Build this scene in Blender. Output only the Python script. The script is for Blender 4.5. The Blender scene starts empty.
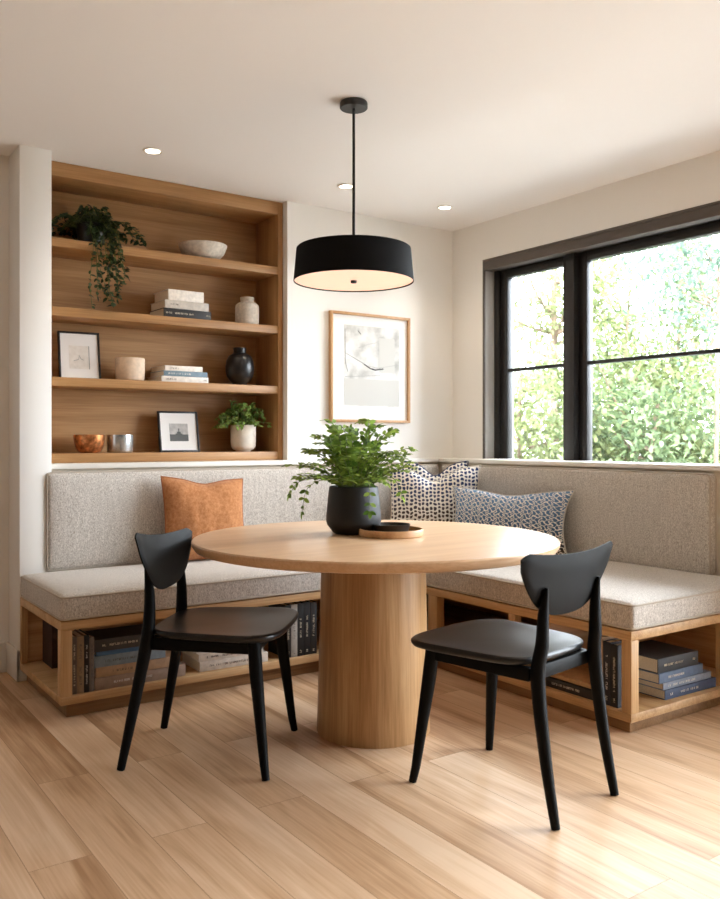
import bpy, bmesh, math, random
from mathutils import Vector, Matrix, Euler, noise

S = bpy.context.scene
COL = S.collection
PI = math.pi
rnd = random.Random(7)

# ------------------------------------------------------------------ materials
def srgb(r, g, b):
    f = lambda c: (c / 12.92) if c <= 0.04045 else ((c + 0.055) / 1.055) ** 2.4
    return (f(r / 255), f(g / 255), f(b / 255), 1)

def new_mat(name):
    m = bpy.data.materials.new(name); m.use_nodes = True
    nt = m.node_tree
    return m, nt, nt.nodes['Principled BSDF']

def N(nt, typ, **kw):
    n = nt.nodes.new(typ)
    for k, v in kw.items(): setattr(n, k, v)
    return n

def ramp(nt, fac, stops, interp='LINEAR'):
    r = N(nt, 'ShaderNodeValToRGB'); r.color_ramp.interpolation = interp
    e = r.color_ramp.elements
    while len(e) < len(stops): e.new(0.5)
    for i, (p, c) in enumerate(stops): e[i].position = p; e[i].color = c
    nt.links.new(fac, r.inputs[0]); return r

def coords(nt, scale=(1, 1, 1), kind='Object', rand=True, loc=(0, 0, 0)):
    tc = N(nt, 'ShaderNodeTexCoord'); mp = N(nt, 'ShaderNodeMapping')
    mp.inputs['Scale'].default_value = scale; mp.inputs['Location'].default_value = loc
    src = tc.outputs[kind]
    if rand:
        oi = N(nt, 'ShaderNodeObjectInfo'); ml = N(nt, 'ShaderNodeMath', operation='MULTIPLY'); ml.inputs[1].default_value = 17.3
        nt.links.new(oi.outputs['Random'], ml.inputs[0])
        ad = N(nt, 'ShaderNodeVectorMath', operation='ADD')
        nt.links.new(src, ad.inputs[0]); nt.links.new(ml.outputs[0], ad.inputs[1]); src = ad.outputs[0]
    nt.links.new(src, mp.inputs[0]); return mp.outputs[0]

def bump(nt, p, h, strength, dist=0.002):
    b = N(nt, 'ShaderNodeBump'); b.inputs['Strength'].default_value = strength; b.inputs['Distance'].default_value = dist
    nt.links.new(h, b.inputs['Height']); nt.links.new(b.outputs[0], p.inputs['Normal'])

def plain(name, rgb, rough=0.5, metal=0.0, spec=0.5, mottle=0.0, mscale=30, bmp=0.0):
    m, nt, p = new_mat(name)
    p.inputs['Base Color'].default_value = srgb(*rgb); p.inputs['Roughness'].default_value = rough
    p.inputs['Metallic'].default_value = metal; p.inputs['Specular IOR Level'].default_value = spec
    n = N(nt, 'ShaderNodeTexNoise'); n.inputs['Scale'].default_value = mscale; n.inputs['Detail'].default_value = 5
    nt.links.new(coords(nt), n.inputs['Vector'])
    if mottle:
        d = tuple(max(0, c * (1 - mottle)) for c in rgb); u = tuple(min(255, c * (1 + mottle)) for c in rgb)
        r = ramp(nt, n.outputs['Fac'], [(0.3, srgb(*d)), (0.7, srgb(*u))]); nt.links.new(r.outputs[0], p.inputs['Base Color'])
    if bmp: bump(nt, p, n.outputs['Fac'], bmp)
    return m

def wood(name, axis, dark, mid, light, rough=0.45, across=16, along=0.9, fine=0.35, staves=False):
    m, nt, p = new_mat(name)
    sc = [across] * 3; sc[axis] = along
    v = coords(nt, sc)
    n = N(nt, 'ShaderNodeTexNoise'); n.inputs['Scale'].default_value = 1; n.inputs['Detail'].default_value = 5
    n.inputs['Roughness'].default_value = 0.6; n.inputs['Distortion'].default_value = 0.6
    nt.links.new(v, n.inputs['Vector'])
    sf = [150.0] * 3; sf[axis] = 4.0
    v2 = coords(nt, sf)
    n2 = N(nt, 'ShaderNodeTexNoise'); n2.inputs['Scale'].default_value = 1; n2.inputs['Detail'].default_value = 3
    nt.links.new(v2, n2.inputs['Vector'])
    mx = N(nt, 'ShaderNodeMix', data_type='FLOAT'); mx.inputs[0].default_value = fine
    nt.links.new(n.outputs['Fac'], mx.inputs[2]); nt.links.new(n2.outputs['Fac'], mx.inputs[3])
    r = ramp(nt, mx.outputs[0], [(0.32, srgb(*dark)), (0.5, srgb(*mid)), (0.68, srgb(*light))])
    out = r.outputs[0]
    nt.links.new(out, p.inputs['Base Color'])
    p.inputs['Roughness'].default_value = rough; p.inputs['Specular IOR Level'].default_value = 0.35
    bump(nt, p, n2.outputs['Fac'], 0.12, 0.001)
    return m

PLINTH_SHADE_TONES = ((118, 86, 54), (142, 108, 72), (160, 124, 86))  # bench oak darkened, recess shade of the plinth put into the colour
OAK = ((166, 127, 83), (196, 157, 111), (212, 177, 133))
W = {a: wood('oak_' + 'xyz'[a], a, *OAK) for a in (0, 1, 2)}
UNITC = ((146, 105, 64), (170, 127, 82), (188, 146, 99))
PL = {a: wood('shaded_plinth_oak_' + 'xyz'[a], a, *PLINTH_SHADE_TONES) for a in (0, 1)}
U = {a: wood('shelf_oak_' + 'xyz'[a], a, *UNITC) for a in (0, 1, 2)}
TABLE = wood('table_oak', 0, (188, 148, 110), (208, 170, 132), (220, 186, 150), rough=0.30, across=9, along=0.7)
STAVE = wood('stave_oak', 2, (158, 118, 76), (186, 145, 99), (206, 168, 123), across=22)
RING = wood('ring_oak', 0, (168, 122, 78), (194, 148, 102), (208, 166, 120))

WALL = plain('wall_paint', (240, 237, 231), 0.85, spec=0.2, bmp=0.03, mscale=120)
CEIL = plain('ceiling_paint', (239, 235, 231), 0.9, spec=0.1)
DIM = plain('dim_unseen_wall', (104, 91, 79), 0.8)  # invented dark finish for unseen walls, cuts bounced light
TRIMW = plain('white_trim', (236, 232, 224), 0.5)
BLACKF = plain('black_window_metal', (34, 32, 31), 0.38)
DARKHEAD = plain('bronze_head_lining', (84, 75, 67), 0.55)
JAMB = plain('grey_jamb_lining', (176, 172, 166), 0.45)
CHAIRB = plain('black_stained_wood', (9, 9, 9), 0.5, spec=0.12, bmp=0.04, mscale=60)
SEATB = plain('satin_black_seat', (9, 9, 10), 0.36, spec=0.5)
SHADE = plain('black_linen_shade', (11, 10, 10), 0.8, spec=0.15, bmp=0.2, mscale=400)
BLACKM = plain('black_metal', (24, 23, 23), 0.45)
POTB = plain('charcoal_ceramic', (17, 17, 18), 0.55, mottle=0.12, bmp=0.05)
POTW = plain('cream_ceramic', (226, 216, 202), 0.6, mottle=0.04)
STONE = plain('speckled_stoneware', (206, 196, 182), 0.75, mottle=0.08, mscale=60, bmp=0.15)
CUP = plain('sand_stoneware', (214, 190, 164), 0.7, mottle=0.05, mscale=40, bmp=0.1)
BLKV = plain('black_glazed_ceramic', (26, 25, 26), 0.32, mottle=0.2)
COPPER = plain('hammered_copper_bronze', (170, 110, 66), 0.35, metal=0.75, mottle=0.35, mscale=45, bmp=0.5)
SILVER = plain('brushed_silver', (200, 205, 206), 0.25, metal=0.85, mottle=0.12, mscale=20)
DARKIN = plain('dark_bowl_interior', (70, 44, 26), 0.6)
SOIL = plain('dark_soil', (34, 26, 20), 0.95, mottle=0.4, mscale=80, bmp=0.6)
STEM = plain('green_stem', (92, 104, 50), 0.6)
PAGES = plain('paper_pages', (222, 210, 190), 0.85, mottle=0.04, mscale=200)
MAT = plain('white_mat_board', (240, 236, 230), 0.7)
BARK = plain('tree_bark', (112, 94, 78), 0.9, mottle=0.2, mscale=10)

def leaf_mat(name, dark, light, trans=0.35):
    m, nt, p = new_mat(name)
    g = N(nt, 'ShaderNodeNewGeometry')
    r = ramp(nt, g.outputs['Random Per Island'], [(0, srgb(*dark)), (1, srgb(*light))])
    nt.links.new(r.outputs[0], p.inputs['Base Color']); p.inputs['Roughness'].default_value = 0.5
    p.inputs['Specular IOR Level'].default_value = 0.3
    t = N(nt, 'ShaderNodeBsdfTranslucent'); nt.links.new(r.outputs[0], t.inputs['Color'])
    ms = N(nt, 'ShaderNodeMixShader'); ms.inputs[0].default_value = trans
    nt.links.new(p.outputs[0], ms.inputs[1]); nt.links.new(t.outputs[0], ms.inputs[2])
    nt.links.new(ms.outputs[0], nt.nodes['Material Output'].inputs['Surface'])
    return m
LEAF = leaf_mat('fresh_green_leaf', (72, 102, 34), (152, 178, 80), 0.42)
LEAFD = leaf_mat('deep_green_leaf', (30, 42, 24), (62, 80, 44), 0.2)
LEAFF = leaf_mat('fern_leaf', (72, 100, 40), (150, 178, 88))
TREE1 = leaf_mat('yellow_green_tree_leaf', (80, 88, 56), (146, 154, 104), 0.45)
TREE2 = leaf_mat('mid_green_tree_leaf', (60, 76, 50), (128, 143, 102), 0.45)
TREE3 = leaf_mat('grey_green_tree_leaf', (70, 88, 76), (122, 140, 122), 0.4)

def fabric(name, dark, light, scale=260, stretch=0.5):
    m, nt, p = new_mat(name)
    n = N(nt, 'ShaderNodeTexNoise'); n.inputs['Scale'].default_value = 1; n.inputs['Detail'].default_value = 4; n.inputs['Roughness'].default_value = 0.75
    nt.links.new(coords(nt, (scale, scale, scale * stretch)), n.inputs['Vector'])
    n2 = N(nt, 'ShaderNodeTexNoise'); n2.inputs['Scale'].default_value = 1; n2.inputs['Detail'].default_value = 3
    nt.links.new(coords(nt, (90, 90, 10)), n2.inputs['Vector'])
    mx = N(nt, 'ShaderNodeMix', data_type='FLOAT'); mx.inputs[0].default_value = 0.12
    nt.links.new(n.outputs['Fac'], mx.inputs[2]); nt.links.new(n2.outputs['Fac'], mx.inputs[3])
    r = ramp(nt, mx.outputs[0], [(0.36, srgb(*dark)), (0.64, srgb(*light))])
    nt.links.new(r.outputs[0], p.inputs['Base Color']); p.inputs['Roughness'].default_value = 0.95
    p.inputs['Specular IOR Level'].default_value = 0.1; p.inputs['Sheen Weight'].default_value = 0.15
    bump(nt, p, mx.outputs[0], 0.45, 0.003)
    return m
TWEED = fabric('oatmeal_tweed', (150, 141, 130), (226, 219, 210))
PIPING = plain('oatmeal_piping', (184, 173, 158), 0.9)
SUEDE = fabric('cognac_suede', (156, 100, 60), (188, 132, 88), 60, 1)

def patterned(name, kind):
    m, nt, p = new_mat(name)
    tc = N(nt, 'ShaderNodeTexCoord'); sep = N(nt, 'ShaderNodeSeparateXYZ'); nt.links.new(tc.outputs['Object'], sep.inputs[0])
    # ink colour fades from blue at the top to brown at the bottom
    mr = N(nt, 'ShaderNodeMapRange'); mr.inputs[1].default_value = 0.03; mr.inputs[2].default_value = 0.34 if kind != 'lumbar' else 0.24
    nt.links.new(sep.outputs['Z'], mr.inputs[0])
    if kind == 'lumbar':
        ink = ramp(nt, mr.outputs[0], [(0.0, srgb(60, 52, 46)), (0.45, srgb(66, 90, 116)), (1.0, srgb(104, 134, 168))])
    else:
        ink = ramp(nt, mr.outputs[0], [(0.0, srgb(58, 40, 28)), (0.5, srgb(78, 66, 64)), (0.8, srgb(62, 72, 102)), (1.0, srgb(58, 70, 108))])
    def op(o, a, b=None, c=None):
        n = N(nt, 'ShaderNodeMath', operation=o)
        for k, v in enumerate((a, b, c)):
            if v is None: continue
            if isinstance(v, (int, float)): n.inputs[k].default_value = v
            else: nt.links.new(v, n.inputs[k])
        return n.outputs[0]
    jn = N(nt, 'ShaderNodeTexNoise'); jn.inputs['Scale'].default_value = 26; jn.inputs['Detail'].default_value = 1
    nt.links.new(tc.outputs['Object'], jn.inputs['Vector'])
    js = N(nt, 'ShaderNodeSeparateXYZ'); nt.links.new(jn.outputs['Color'], js.inputs[0])
    if kind == 'lumbar':     # hand drawn interlocking links in cream on blue
        X = op('ADD', op('MULTIPLY', sep.outputs['X'], PI / .026), op('MULTIPLY', js.outputs[0], 3.2))
        Z = op('ADD', op('MULTIPLY', sep.outputs['Z'], PI / .026), op('MULTIPLY', js.outputs[1], 3.2))
        l1 = op('ABSOLUTE', op('SINE', op('ADD', X, op('MULTIPLY', op('SINE', op('MULTIPLY', Z, 2)), .9))))
        l2 = op('ABSOLUTE', op('SINE', op('ADD', Z, op('MULTIPLY', op('SINE', X), 1.2))))
        mask = ramp(nt, op('MINIMUM', l1, l2), [(0.26, (0, 0, 0, 1)), (0.40, (1, 1, 1, 1))])
    else:                    # columns of short dark printed dashes on cream
        X = op('ADD', op('MULTIPLY', sep.outputs['X'], PI / .023), op('MULTIPLY', js.outputs[0], 3.0))
        Z = op('ADD', op('MULTIPLY', sep.outputs['Z'], PI / .012), op('MULTIPLY', js.outputs[1], 7.0))
        col = op('ABSOLUTE', op('SINE', X)); dash = op('ADD', op('MULTIPLY', op('SINE', op('ADD', Z, op('MULTIPLY', op('SINE', X), .9))), .5), .5)
        mask = ramp(nt, op('MULTIPLY', col, op('POWER', dash, .6)), [(0.36, (0, 0, 0, 1)), (0.48, (1, 1, 1, 1))])
    mx = N(nt, 'ShaderNodeMix', data_type='RGBA'); mx.inputs[6].default_value = srgb(240, 235, 226)
    nt.links.new(mask.outputs[0], mx.inputs[0]); nt.links.new(ink.outputs[0], mx.inputs[7])
    nt.links.new(mx.outputs[2], p.inputs['Base Color']); p.inputs['Roughness'].default_value = 0.9
    p.inputs['Specular IOR Level'].default_value = 0.1
    bump(nt, p, mask.outputs[0], 0.3, 0.002)
    return m
PATA = patterned('navy_brown_block_print', 'square'); PATB = patterned('blue_lattice_weave', 'lumbar')

def floor_mat():
    m, nt, p = new_mat('oak_plank_floor')
    tc = N(nt, 'ShaderNodeTexCoord'); sep = N(nt, 'ShaderNodeSeparateXYZ'); cmb = N(nt, 'ShaderNodeCombineXYZ')
    nt.links.new(tc.outputs['Object'], sep.inputs[0])
    ay = N(nt, 'ShaderNodeMath', operation='ADD'); ay.inputs[1].default_value = 9.52
    ax = N(nt, 'ShaderNodeMath', operation='ADD'); ax.inputs[1].default_value = 4.145
    nt.links.new(sep.outputs['Y'], ay.inputs[0]); nt.links.new(sep.outputs['X'], ax.inputs[0])
    nt.links.new(ay.outputs[0], cmb.inputs[0]); nt.links.new(ax.outputs[0], cmb.inputs[1])
    br = N(nt, 'ShaderNodeTexBrick', offset=0.37, offset_frequency=2)
    br.inputs['Scale'].default_value = 1; br.inputs['Brick Width'].default_value = 1.55; br.inputs['Row Height'].default_value = 0.168
    br.inputs['Mortar Size'].default_value = 0.0012; br.inputs['Mortar Smooth'].default_value = 0.3
    br.inputs['Color1'].default_value = (0, 0, 0, 1); br.inputs['Color2'].default_value = (1, 1, 1, 1); br.inputs['Mortar'].default_value = (.5, .5, .5, 1)
    nt.links.new(cmb.outputs[0], br.inputs['Vector'])
    rv = N(nt, 'ShaderNodeMath', operation='MULTIPLY'); rv.inputs[1].default_value = 31.7
    nt.links.new(br.outputs['Color'], rv.inputs[0])
    off = N(nt, 'ShaderNodeVectorMath', operation='ADD'); nt.links.new(tc.outputs['Object'], off.inputs[0]); nt.links.new(rv.outputs[0], off.inputs[1])
    def grain(sx, sy, det, dist):
        mp = N(nt, 'ShaderNodeMapping'); mp.inputs['Scale'].default_value = (sx, sy, 1); nt.links.new(off.outputs[0], mp.inputs[0])
        n = N(nt, 'ShaderNodeTexNoise'); n.inputs['Scale'].default_value = 1; n.inputs['Detail'].default_value = det; n.inputs['Distortion'].default_value = dist
        nt.links.new(mp.outputs[0], n.inputs['Vector']); return n.outputs['Fac']
    g1 = grain(9, 0.9, 5, 1.2); g2 = grain(120, 3.5, 3, 0.2)
    mx = N(nt, 'ShaderNodeMix', data_type='FLOAT'); mx.inputs[0].default_value = 0.3
    nt.links.new(g1, mx.inputs[2]); nt.links.new(g2, mx.inputs[3])
    a = N(nt, 'ShaderNodeMath', operation='MULTIPLY_ADD'); a.inputs[1].default_value = 0.17; a.inputs[2].default_value = -0.085
    nt.links.new(br.outputs['Color'], a.inputs[0])
    s = N(nt, 'ShaderNodeMath', operation='ADD'); nt.links.new(mx.outputs[0], s.inputs[0]); nt.links.new(a.outputs[0], s.inputs[1])
    r = ramp(nt, s.outputs[0], [(0.30, srgb(162, 122, 85)), (0.5, srgb(202, 166, 130)), (0.68, srgb(220, 190, 158))])
    # knots
    vm = N(nt, 'ShaderNodeMapping'); vm.inputs['Scale'].default_value = (3.1, 1.5, 1); nt.links.new(off.outputs[0], vm.inputs[0])
    vo = N(nt, 'ShaderNodeTexVoronoi'); vo.inputs['Scale'].default_value = 1; nt.links.new(vm.outputs[0], vo.inputs['Vector'])
    kn = ramp(nt, vo.outputs['Distance'], [(0.015, (1, 1, 1, 1)), (0.05, (0, 0, 0, 1))])
    km = N(nt, 'ShaderNodeMix', data_type='RGBA'); km.inputs[7].default_value = srgb(126, 88, 56)
    kf = N(nt, 'ShaderNodeMath', operation='MULTIPLY'); kf.inputs[1].default_value = 0.7; nt.links.new(kn.outputs[0], kf.inputs[0])
    nt.links.new(kf.outputs[0], km.inputs[0]); nt.links.new(r.outputs[0], km.inputs[6])
    dk = N(nt, 'ShaderNodeMix', data_type='RGBA'); dk.inputs[7].default_value = srgb(150, 112, 78)
    nt.links.new(br.outputs['Fac'], dk.inputs[0]); nt.links.new(km.outputs[2], dk.inputs[6])
    nt.links.new(dk.outputs[2], p.inputs['Base Color'])
    p.inputs['Roughness'].default_value = 0.42; p.inputs['Specular IOR Level'].default_value = 0.35
    bump(nt, p, g2, 0.06, 0.001)
    return m
FLOOR = floor_mat()

def glass_mat():
    m, nt, p = new_mat('clear_window_glass'); nt.nodes.remove(p)
    t = N(nt, 'ShaderNodeBsdfTransparent'); g = N(nt, 'ShaderNodeBsdfGlossy'); g.inputs['Roughness'].default_value = 0.02
    f = N(nt, 'ShaderNodeFresnel'); f.inputs['IOR'].default_value = 1.25; ms = N(nt, 'ShaderNodeMixShader')
    nt.links.new(f.outputs[0], ms.inputs[0]); nt.links.new(t.outputs[0], ms.inputs[1]); nt.links.new(g.outputs[0], ms.inputs[2])
    nt.links.new(ms.outputs[0], nt.nodes['Material Output'].inputs['Surface']); return m
GLASS = glass_mat()

def emit(name, rgb, k):
    m, nt, p = new_mat(name)
    p.inputs['Base Color'].default_value = srgb(*rgb); p.inputs['Emission Color'].default_value = srgb(*rgb)
    p.inputs['Emission Strength'].default_value = k; return m

# ------------------------------------------------------------------ builders
class MB:
    def __init__(s): s.bm = bmesh.new()
    def box(s, x0, x1, y0, y1, z0, z1, bev=0.002, seg=2, M=None):
        b = bmesh.new(); bmesh.ops.create_cube(b, size=1)
        for v in b.verts: v.co = Vector(((x0 + x1) / 2 + v.co.x * (x1 - x0), (y0 + y1) / 2 + v.co.y * (y1 - y0), (z0 + z1) / 2 + v.co.z * (z1 - z0)))
        if bev: bmesh.ops.bevel(b, geom=b.edges[:], offset=min(bev, 0.45 * min(x1 - x0, y1 - y0, z1 - z0)), segments=seg, affect='EDGES', profile=0.5)
        return s.merge(b, M)
    def merge(s, b, M=None):
        if M is not None: bmesh.ops.transform(b, matrix=M, verts=b.verts)
        me = bpy.data.meshes.new('tmp'); b.to_mesh(me); b.free(); s.bm.from_mesh(me); bpy.data.meshes.remove(me); return s
    def rings(s, rings, cap=True, closed=True):
        vs = [[s.bm.verts.new(p) for p in r] for r in rings]
        n = len(vs[0])
        for a, b in zip(vs, vs[1:]):
            for i in range(n if closed else n - 1):
                j = (i + 1) % n
                s.bm.faces.new((a[i], a[j], b[j], b[i]))
        if cap:
            s.bm.faces.new(list(reversed(vs[0]))); s.bm.faces.new(vs[-1])
        return s
    def tube(s, pts, rad, n=12, cap=True):
        pts = [Vector(p) for p in pts]; R = rad if isinstance(rad, (list, tuple)) else [rad] * len(pts)
        rs = []; up = None
        for i, p in enumerate(pts):
            t = (pts[min(i + 1, len(pts) - 1)] - pts[max(i - 1, 0)]).normalized()
            if up is None: up = t.orthogonal().normalized()
            up = (up - t * up.dot(t)).normalized(); w = t.cross(up)
            rs.append([p + (up * math.cos(2 * PI * k / n) + w * math.sin(2 * PI * k / n)) * R[i] for k in range(n)])
        return s.rings(rs, cap)
    def lathe(s, prof, c=(0, 0, 0), n=48, cap=True):
        c = Vector(c)
        return s.rings([[c + Vector((r * math.cos(2 * PI * k / n), r * math.sin(2 * PI * k / n), z)) for k in range(n)] for r, z in prof], cap)
    def build(s, name, mat, parent=None, smooth=True, world=True):
        bmesh.ops.recalc_face_normals(s.bm, faces=s.bm.faces[:])
        if parent is not None and world:
            Mw = Matrix.Identity(4); p = parent
            while p is not None:
                Mw = (Matrix.Translation(p.location) @ p.rotation_euler.to_matrix().to_4x4()) @ Mw; p = p.parent
            Mi = Mw.inverted()
            bmesh.ops.transform(s.bm, matrix=Mi, verts=s.bm.verts)
        me = bpy.data.meshes.new(name); s.bm.to_mesh(me); s.bm.free()
        for f in me.polygons: f.use_smooth = smooth
        if smooth and hasattr(me, 'set_sharp_from_angle'): me.set_sharp_from_angle(angle=math.radians(38))
        me.materials.append(mat)
        o = bpy.data.objects.new(name, me); COL.objects.link(o)
        if parent is not None: o.parent = parent
        return o

def tag(o, label, cat, group=None):
    o['label'] = label; o['category'] = cat
    if group: o['group'] = group
    return o
def thing(name, label, cat, loc, rot=(0, 0, 0), group=None):
    o = bpy.data.objects.new(name, None); COL.objects.link(o)
    o.location = loc; o.rotation_euler = rot if isinstance(rot, (tuple, list)) else (0, 0, rot); o.empty_display_size = 0.05
    return tag(o, label, cat, group)
def struct(o, label=None, cat=None):
    o['kind'] = 'structure'
    if label: o['label'] = label
    if cat: o['category'] = cat
    return o
def rootstruct(name, label, cat, loc=(0, 0, 0)):
    o = bpy.data.objects.new(name, None); COL.objects.link(o); o.location = loc
    return struct(o, label, cat)
def spline(pts, k=6):
    out = []; P = [Vector(p) for p in pts]
    for i in range(len(P) - 1):
        p0, p1, p2, p3 = P[max(i - 1, 0)], P[i], P[i + 1], P[min(i + 2, len(P) - 1)]
        for j in range(k):
            t = j / k
            out.append(0.5 * ((2 * p1) + (p2 - p0) * t + (2 * p0 - 5 * p1 + 4 * p2 - p3) * t * t + (3 * p1 - p0 - 3 * p2 + p3) * t ** 3))
    out.append(P[-1]); return out
def lerp(a, b, t): return a + (b - a) * t
def interp(xs, ys, n):
    out = []
    for i in range(n):
        t = i / (n - 1) * (len(xs) - 1); k = min(int(t), len(xs) - 2); out.append(lerp(ys[k], ys[k + 1], t - k))
    return out

# ------------------------------------------------------------------ room
CZ = 2.51                     # ceiling height
XR = 3.73                     # right wall face
YB = 4.262                    # back wall face
XL, YR = -2.3, -2.4           # unseen left and rear limits
struct(MB().box(XL - .1, 4.0, YR - .1, 5.0, -0.12, 0.0, 0).build('floor', FLOOR), 'light oak plank floor running towards the back wall', 'floor')
struct(MB().box(XL - .1, 4.0, YR - .1, 5.0, CZ, CZ + .15, 0).build('ceiling', CEIL), 'smooth white ceiling with recessed lights', 'ceiling')
b = MB(); b.box(2.468, 4.0, YB, 4.8, 0, CZ, 0); b.box(1.116, 2.468, 4.60, 4.8, 0, CZ, 0); b.box(1.116, 2.468, YB, 4.60, 0, 0.985, 0)
struct(b.build('wall_back', WALL, smooth=False), 'cream back wall with a recess for the oak shelves', 'wall')
struct(MB().box(0.97, 1.116, 4.165, 4.8, 0, CZ, 0.002).build('wall_pillar', WALL), 'cream wall end left of the oak shelves', 'wall')
struct(MB().box(XL, 0.97, 4.375, 4.8, 0, CZ, 0).build('wall_hall', WALL), 'shaded cream wall beyond the wall end at the left edge', 'wall')
struct(MB().box(XL - .1, XL, YR, 4.8, 0, CZ, 0).build('wall_left', DIM))
# right wall with the big window and a second glazed opening nearer the camera
WY0, WY1, WZ0, WZ1 = 1.55, 3.971, 0.95, 2.270
GY0, GY1, GZ0, GZ1 = -0.9, 1.47, 0.0, 2.2
b = MB()
b.box(XR, 4.0, WY1, 4.8, 0, CZ, 0); b.box(XR, 4.0, WY0, WY1, 0, WZ0, 0); b.box(XR, 4.0, WY0, WY1, WZ1, CZ, 0)
b.box(XR, 4.0, GY1, WY0, 0, CZ, 0); b.box(XR, 4.0, GY0, GY1, GZ1, CZ, 0); b.box(XR, 4.0, YR, GY0, 0, CZ, 0)
struct(b.build('wall_right', WALL, smooth=False), 'cream right wall around the black window', 'wall')
struct(MB().box(XL, 4.0, YR - .1, YR, 0, CZ, 0).build('wall_rear', DIM, smooth=False))

# panel behind the seat backs and the white ledge on top
PANEL = plain('panel_paint', (214, 203, 186), 0.8)
struct(MB().box(1.116, XR, 4.240, YB, 0, 0.985, 0.001).build('trim_3', PANEL), 'cream low panel behind the back cushion under the shelves', 'panel')
struct(MB().box(3.590, XR, 2.06, 4.240, 0, 0.985, 0.001).build('trim_4', PANEL), 'cream low panel behind the back cushion below the window', 'panel')
struct(MB().box(1.116, XR, 4.215, 4.60, 0.985, 1.011, 0.003).build('trim_1', TRIMW), 'white ledge under the oak shelves', 'ledge')
struct(MB().box(3.568, 3.82, 1.62, 4.215, 0.985, 1.009, 0.003).build('trim_2', TRIMW), 'white ledge below the black window', 'ledge')
b = MB(); b.box(0.955, 0.97, 4.150, 4.375, 0, 0.145, 0.004); b.box(0.955, 1.06, 4.150, 4.165, 0, 0.145, 0.004)
b.box(XL, 0.955, 4.36, 4.375, 0, 0.145, 0.004)
struct(b.build('baseboard_left', TRIMW), 'white baseboard round the wall end', 'baseboard')

# window_1
win = rootstruct('window_1', 'large black framed window in the right wall', 'window', (XR, 3.0, 1.6))
GX = 3.865
SX0, SX1 = 3.835, 3.885
b = MB()
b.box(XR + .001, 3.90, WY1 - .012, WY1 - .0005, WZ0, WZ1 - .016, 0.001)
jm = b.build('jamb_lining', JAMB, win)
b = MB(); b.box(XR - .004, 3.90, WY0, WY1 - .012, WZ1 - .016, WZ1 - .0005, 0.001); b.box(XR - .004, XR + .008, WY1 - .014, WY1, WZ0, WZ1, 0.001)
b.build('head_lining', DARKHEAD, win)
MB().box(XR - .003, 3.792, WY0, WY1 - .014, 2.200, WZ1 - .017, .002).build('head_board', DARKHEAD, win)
b = MB()   # stepped outer frame
b.box(3.815, 3.90, WY1 - .052, WY1 - .012, WZ0, WZ1 - .016, 0.002)
b.box(3.800, 3.90, WY0, WY1 - .012, WZ1 - .066, WZ1 - .016, 0.002)
b.box(3.815, 3.90, WY0, WY1, WZ0, WZ0 + .03, 0.002)
b.box(3.790, 3.90, 3.285, 3.345, WZ0, WZ1 - .016, 0.002)        # mullion
b.box(3.815, 3.90, WY0, WY0 + .05, WZ0, WZ1 - .016, 0.002)
b.build('window_frame', BLACKF, win)
for ya, yb in ((3.345, WY1 - .052), (WY0 + .05, 3.285)):
    gy0, gy1 = ya + .058, yb - .058
    b = MB()
    b.box(SX0, SX1, ya, gy0, WZ0 + .03, 2.206, 0.003); b.box(SX0, SX1, gy1, yb, WZ0 + .03, 2.206, 0.003)
    b.box(SX0, SX1, gy0, gy1, 2.152, 2.206, 0.003); b.box(SX0, SX1, gy0, gy1, WZ0 + .03, WZ0 + .055, 0.003)
    sash = b.build('sash', BLACKF, win)
    MB().box(SX0 + .005, SX1 - .005, gy0, gy1, 1.558, 1.578, 0.002).build('glazing_bar', BLACKF, sash)
    MB().box(GX, GX + .004, gy0, gy1, WZ0 + .055, 2.152, 0).build('pane', GLASS, sash, smooth=False)
# glazed door opening nearer the camera, out of view
door = rootstruct('window_2', 'black framed glazed doors nearer the camera', 'window', (XR, 0.5, 0))
b = MB()
for y in (GY0, 0.25, GY1 - .06): b.box(3.80, 3.88, y, y + .06, 0, GZ1, 0.002)
b.box(3.80, 3.88, GY0, GY1, GZ1 - .07, GZ1, 0.002); b.box(3.80, 3.88, GY0, GY1, 0, .05, 0.002)
b.build('window_frame', BLACKF, door)
MB().box(3.84, 3.844, GY0, GY1, 0.05, GZ1 - .07, 0).build('pane', GLASS, door, smooth=False)

# ------------------------------------------------------------------ built-in oak shelves
UX0, UX1, UY0, UY1, UZ0, UZ1 = 1.118, 2.466, 4.310, 4.598, 1.012, 2.508
unit = thing('built_in_bookcase', 'oak built in bookcase recessed in the back wall, four open tiers', 'bookcase', (1.79, 4.45, UZ0))
MB().box(UX0, UX0 + .033, UY0, UY1, UZ0, UZ1, .0015).build('side_panel', U[2], unit)
MB().box(UX1 - .033, UX1, UY0, UY1, UZ0, UZ1, .0015).build('side_panel', U[2], unit)
MB().box(UX0 + .033, UX1 - .033, UY1 - .018, UY1, UZ0, UZ1, 0).build('back_panel', U[0], unit, smooth=False)
MB().box(UX0 + .033, UX1 - .033, UY0 + .001, UY1 - .018, 2.437, UZ1, .0015).build('header', U[0], unit)
MB().box(UX0 + .033, UX1 - .033, UY0 + .001, UY1 - .018, UZ0, 1.060, .0015).build('bottom_board', U[0], unit)
SH = [1.060, 1.440, 1.789, 2.132]
for z in SH[1:]:
    MB().box(UX0 + .033, UX1 - .033, UY0 + .002, UY1 - .018, z - .044, z, .0015).build('shelf', U[0], unit)

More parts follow.
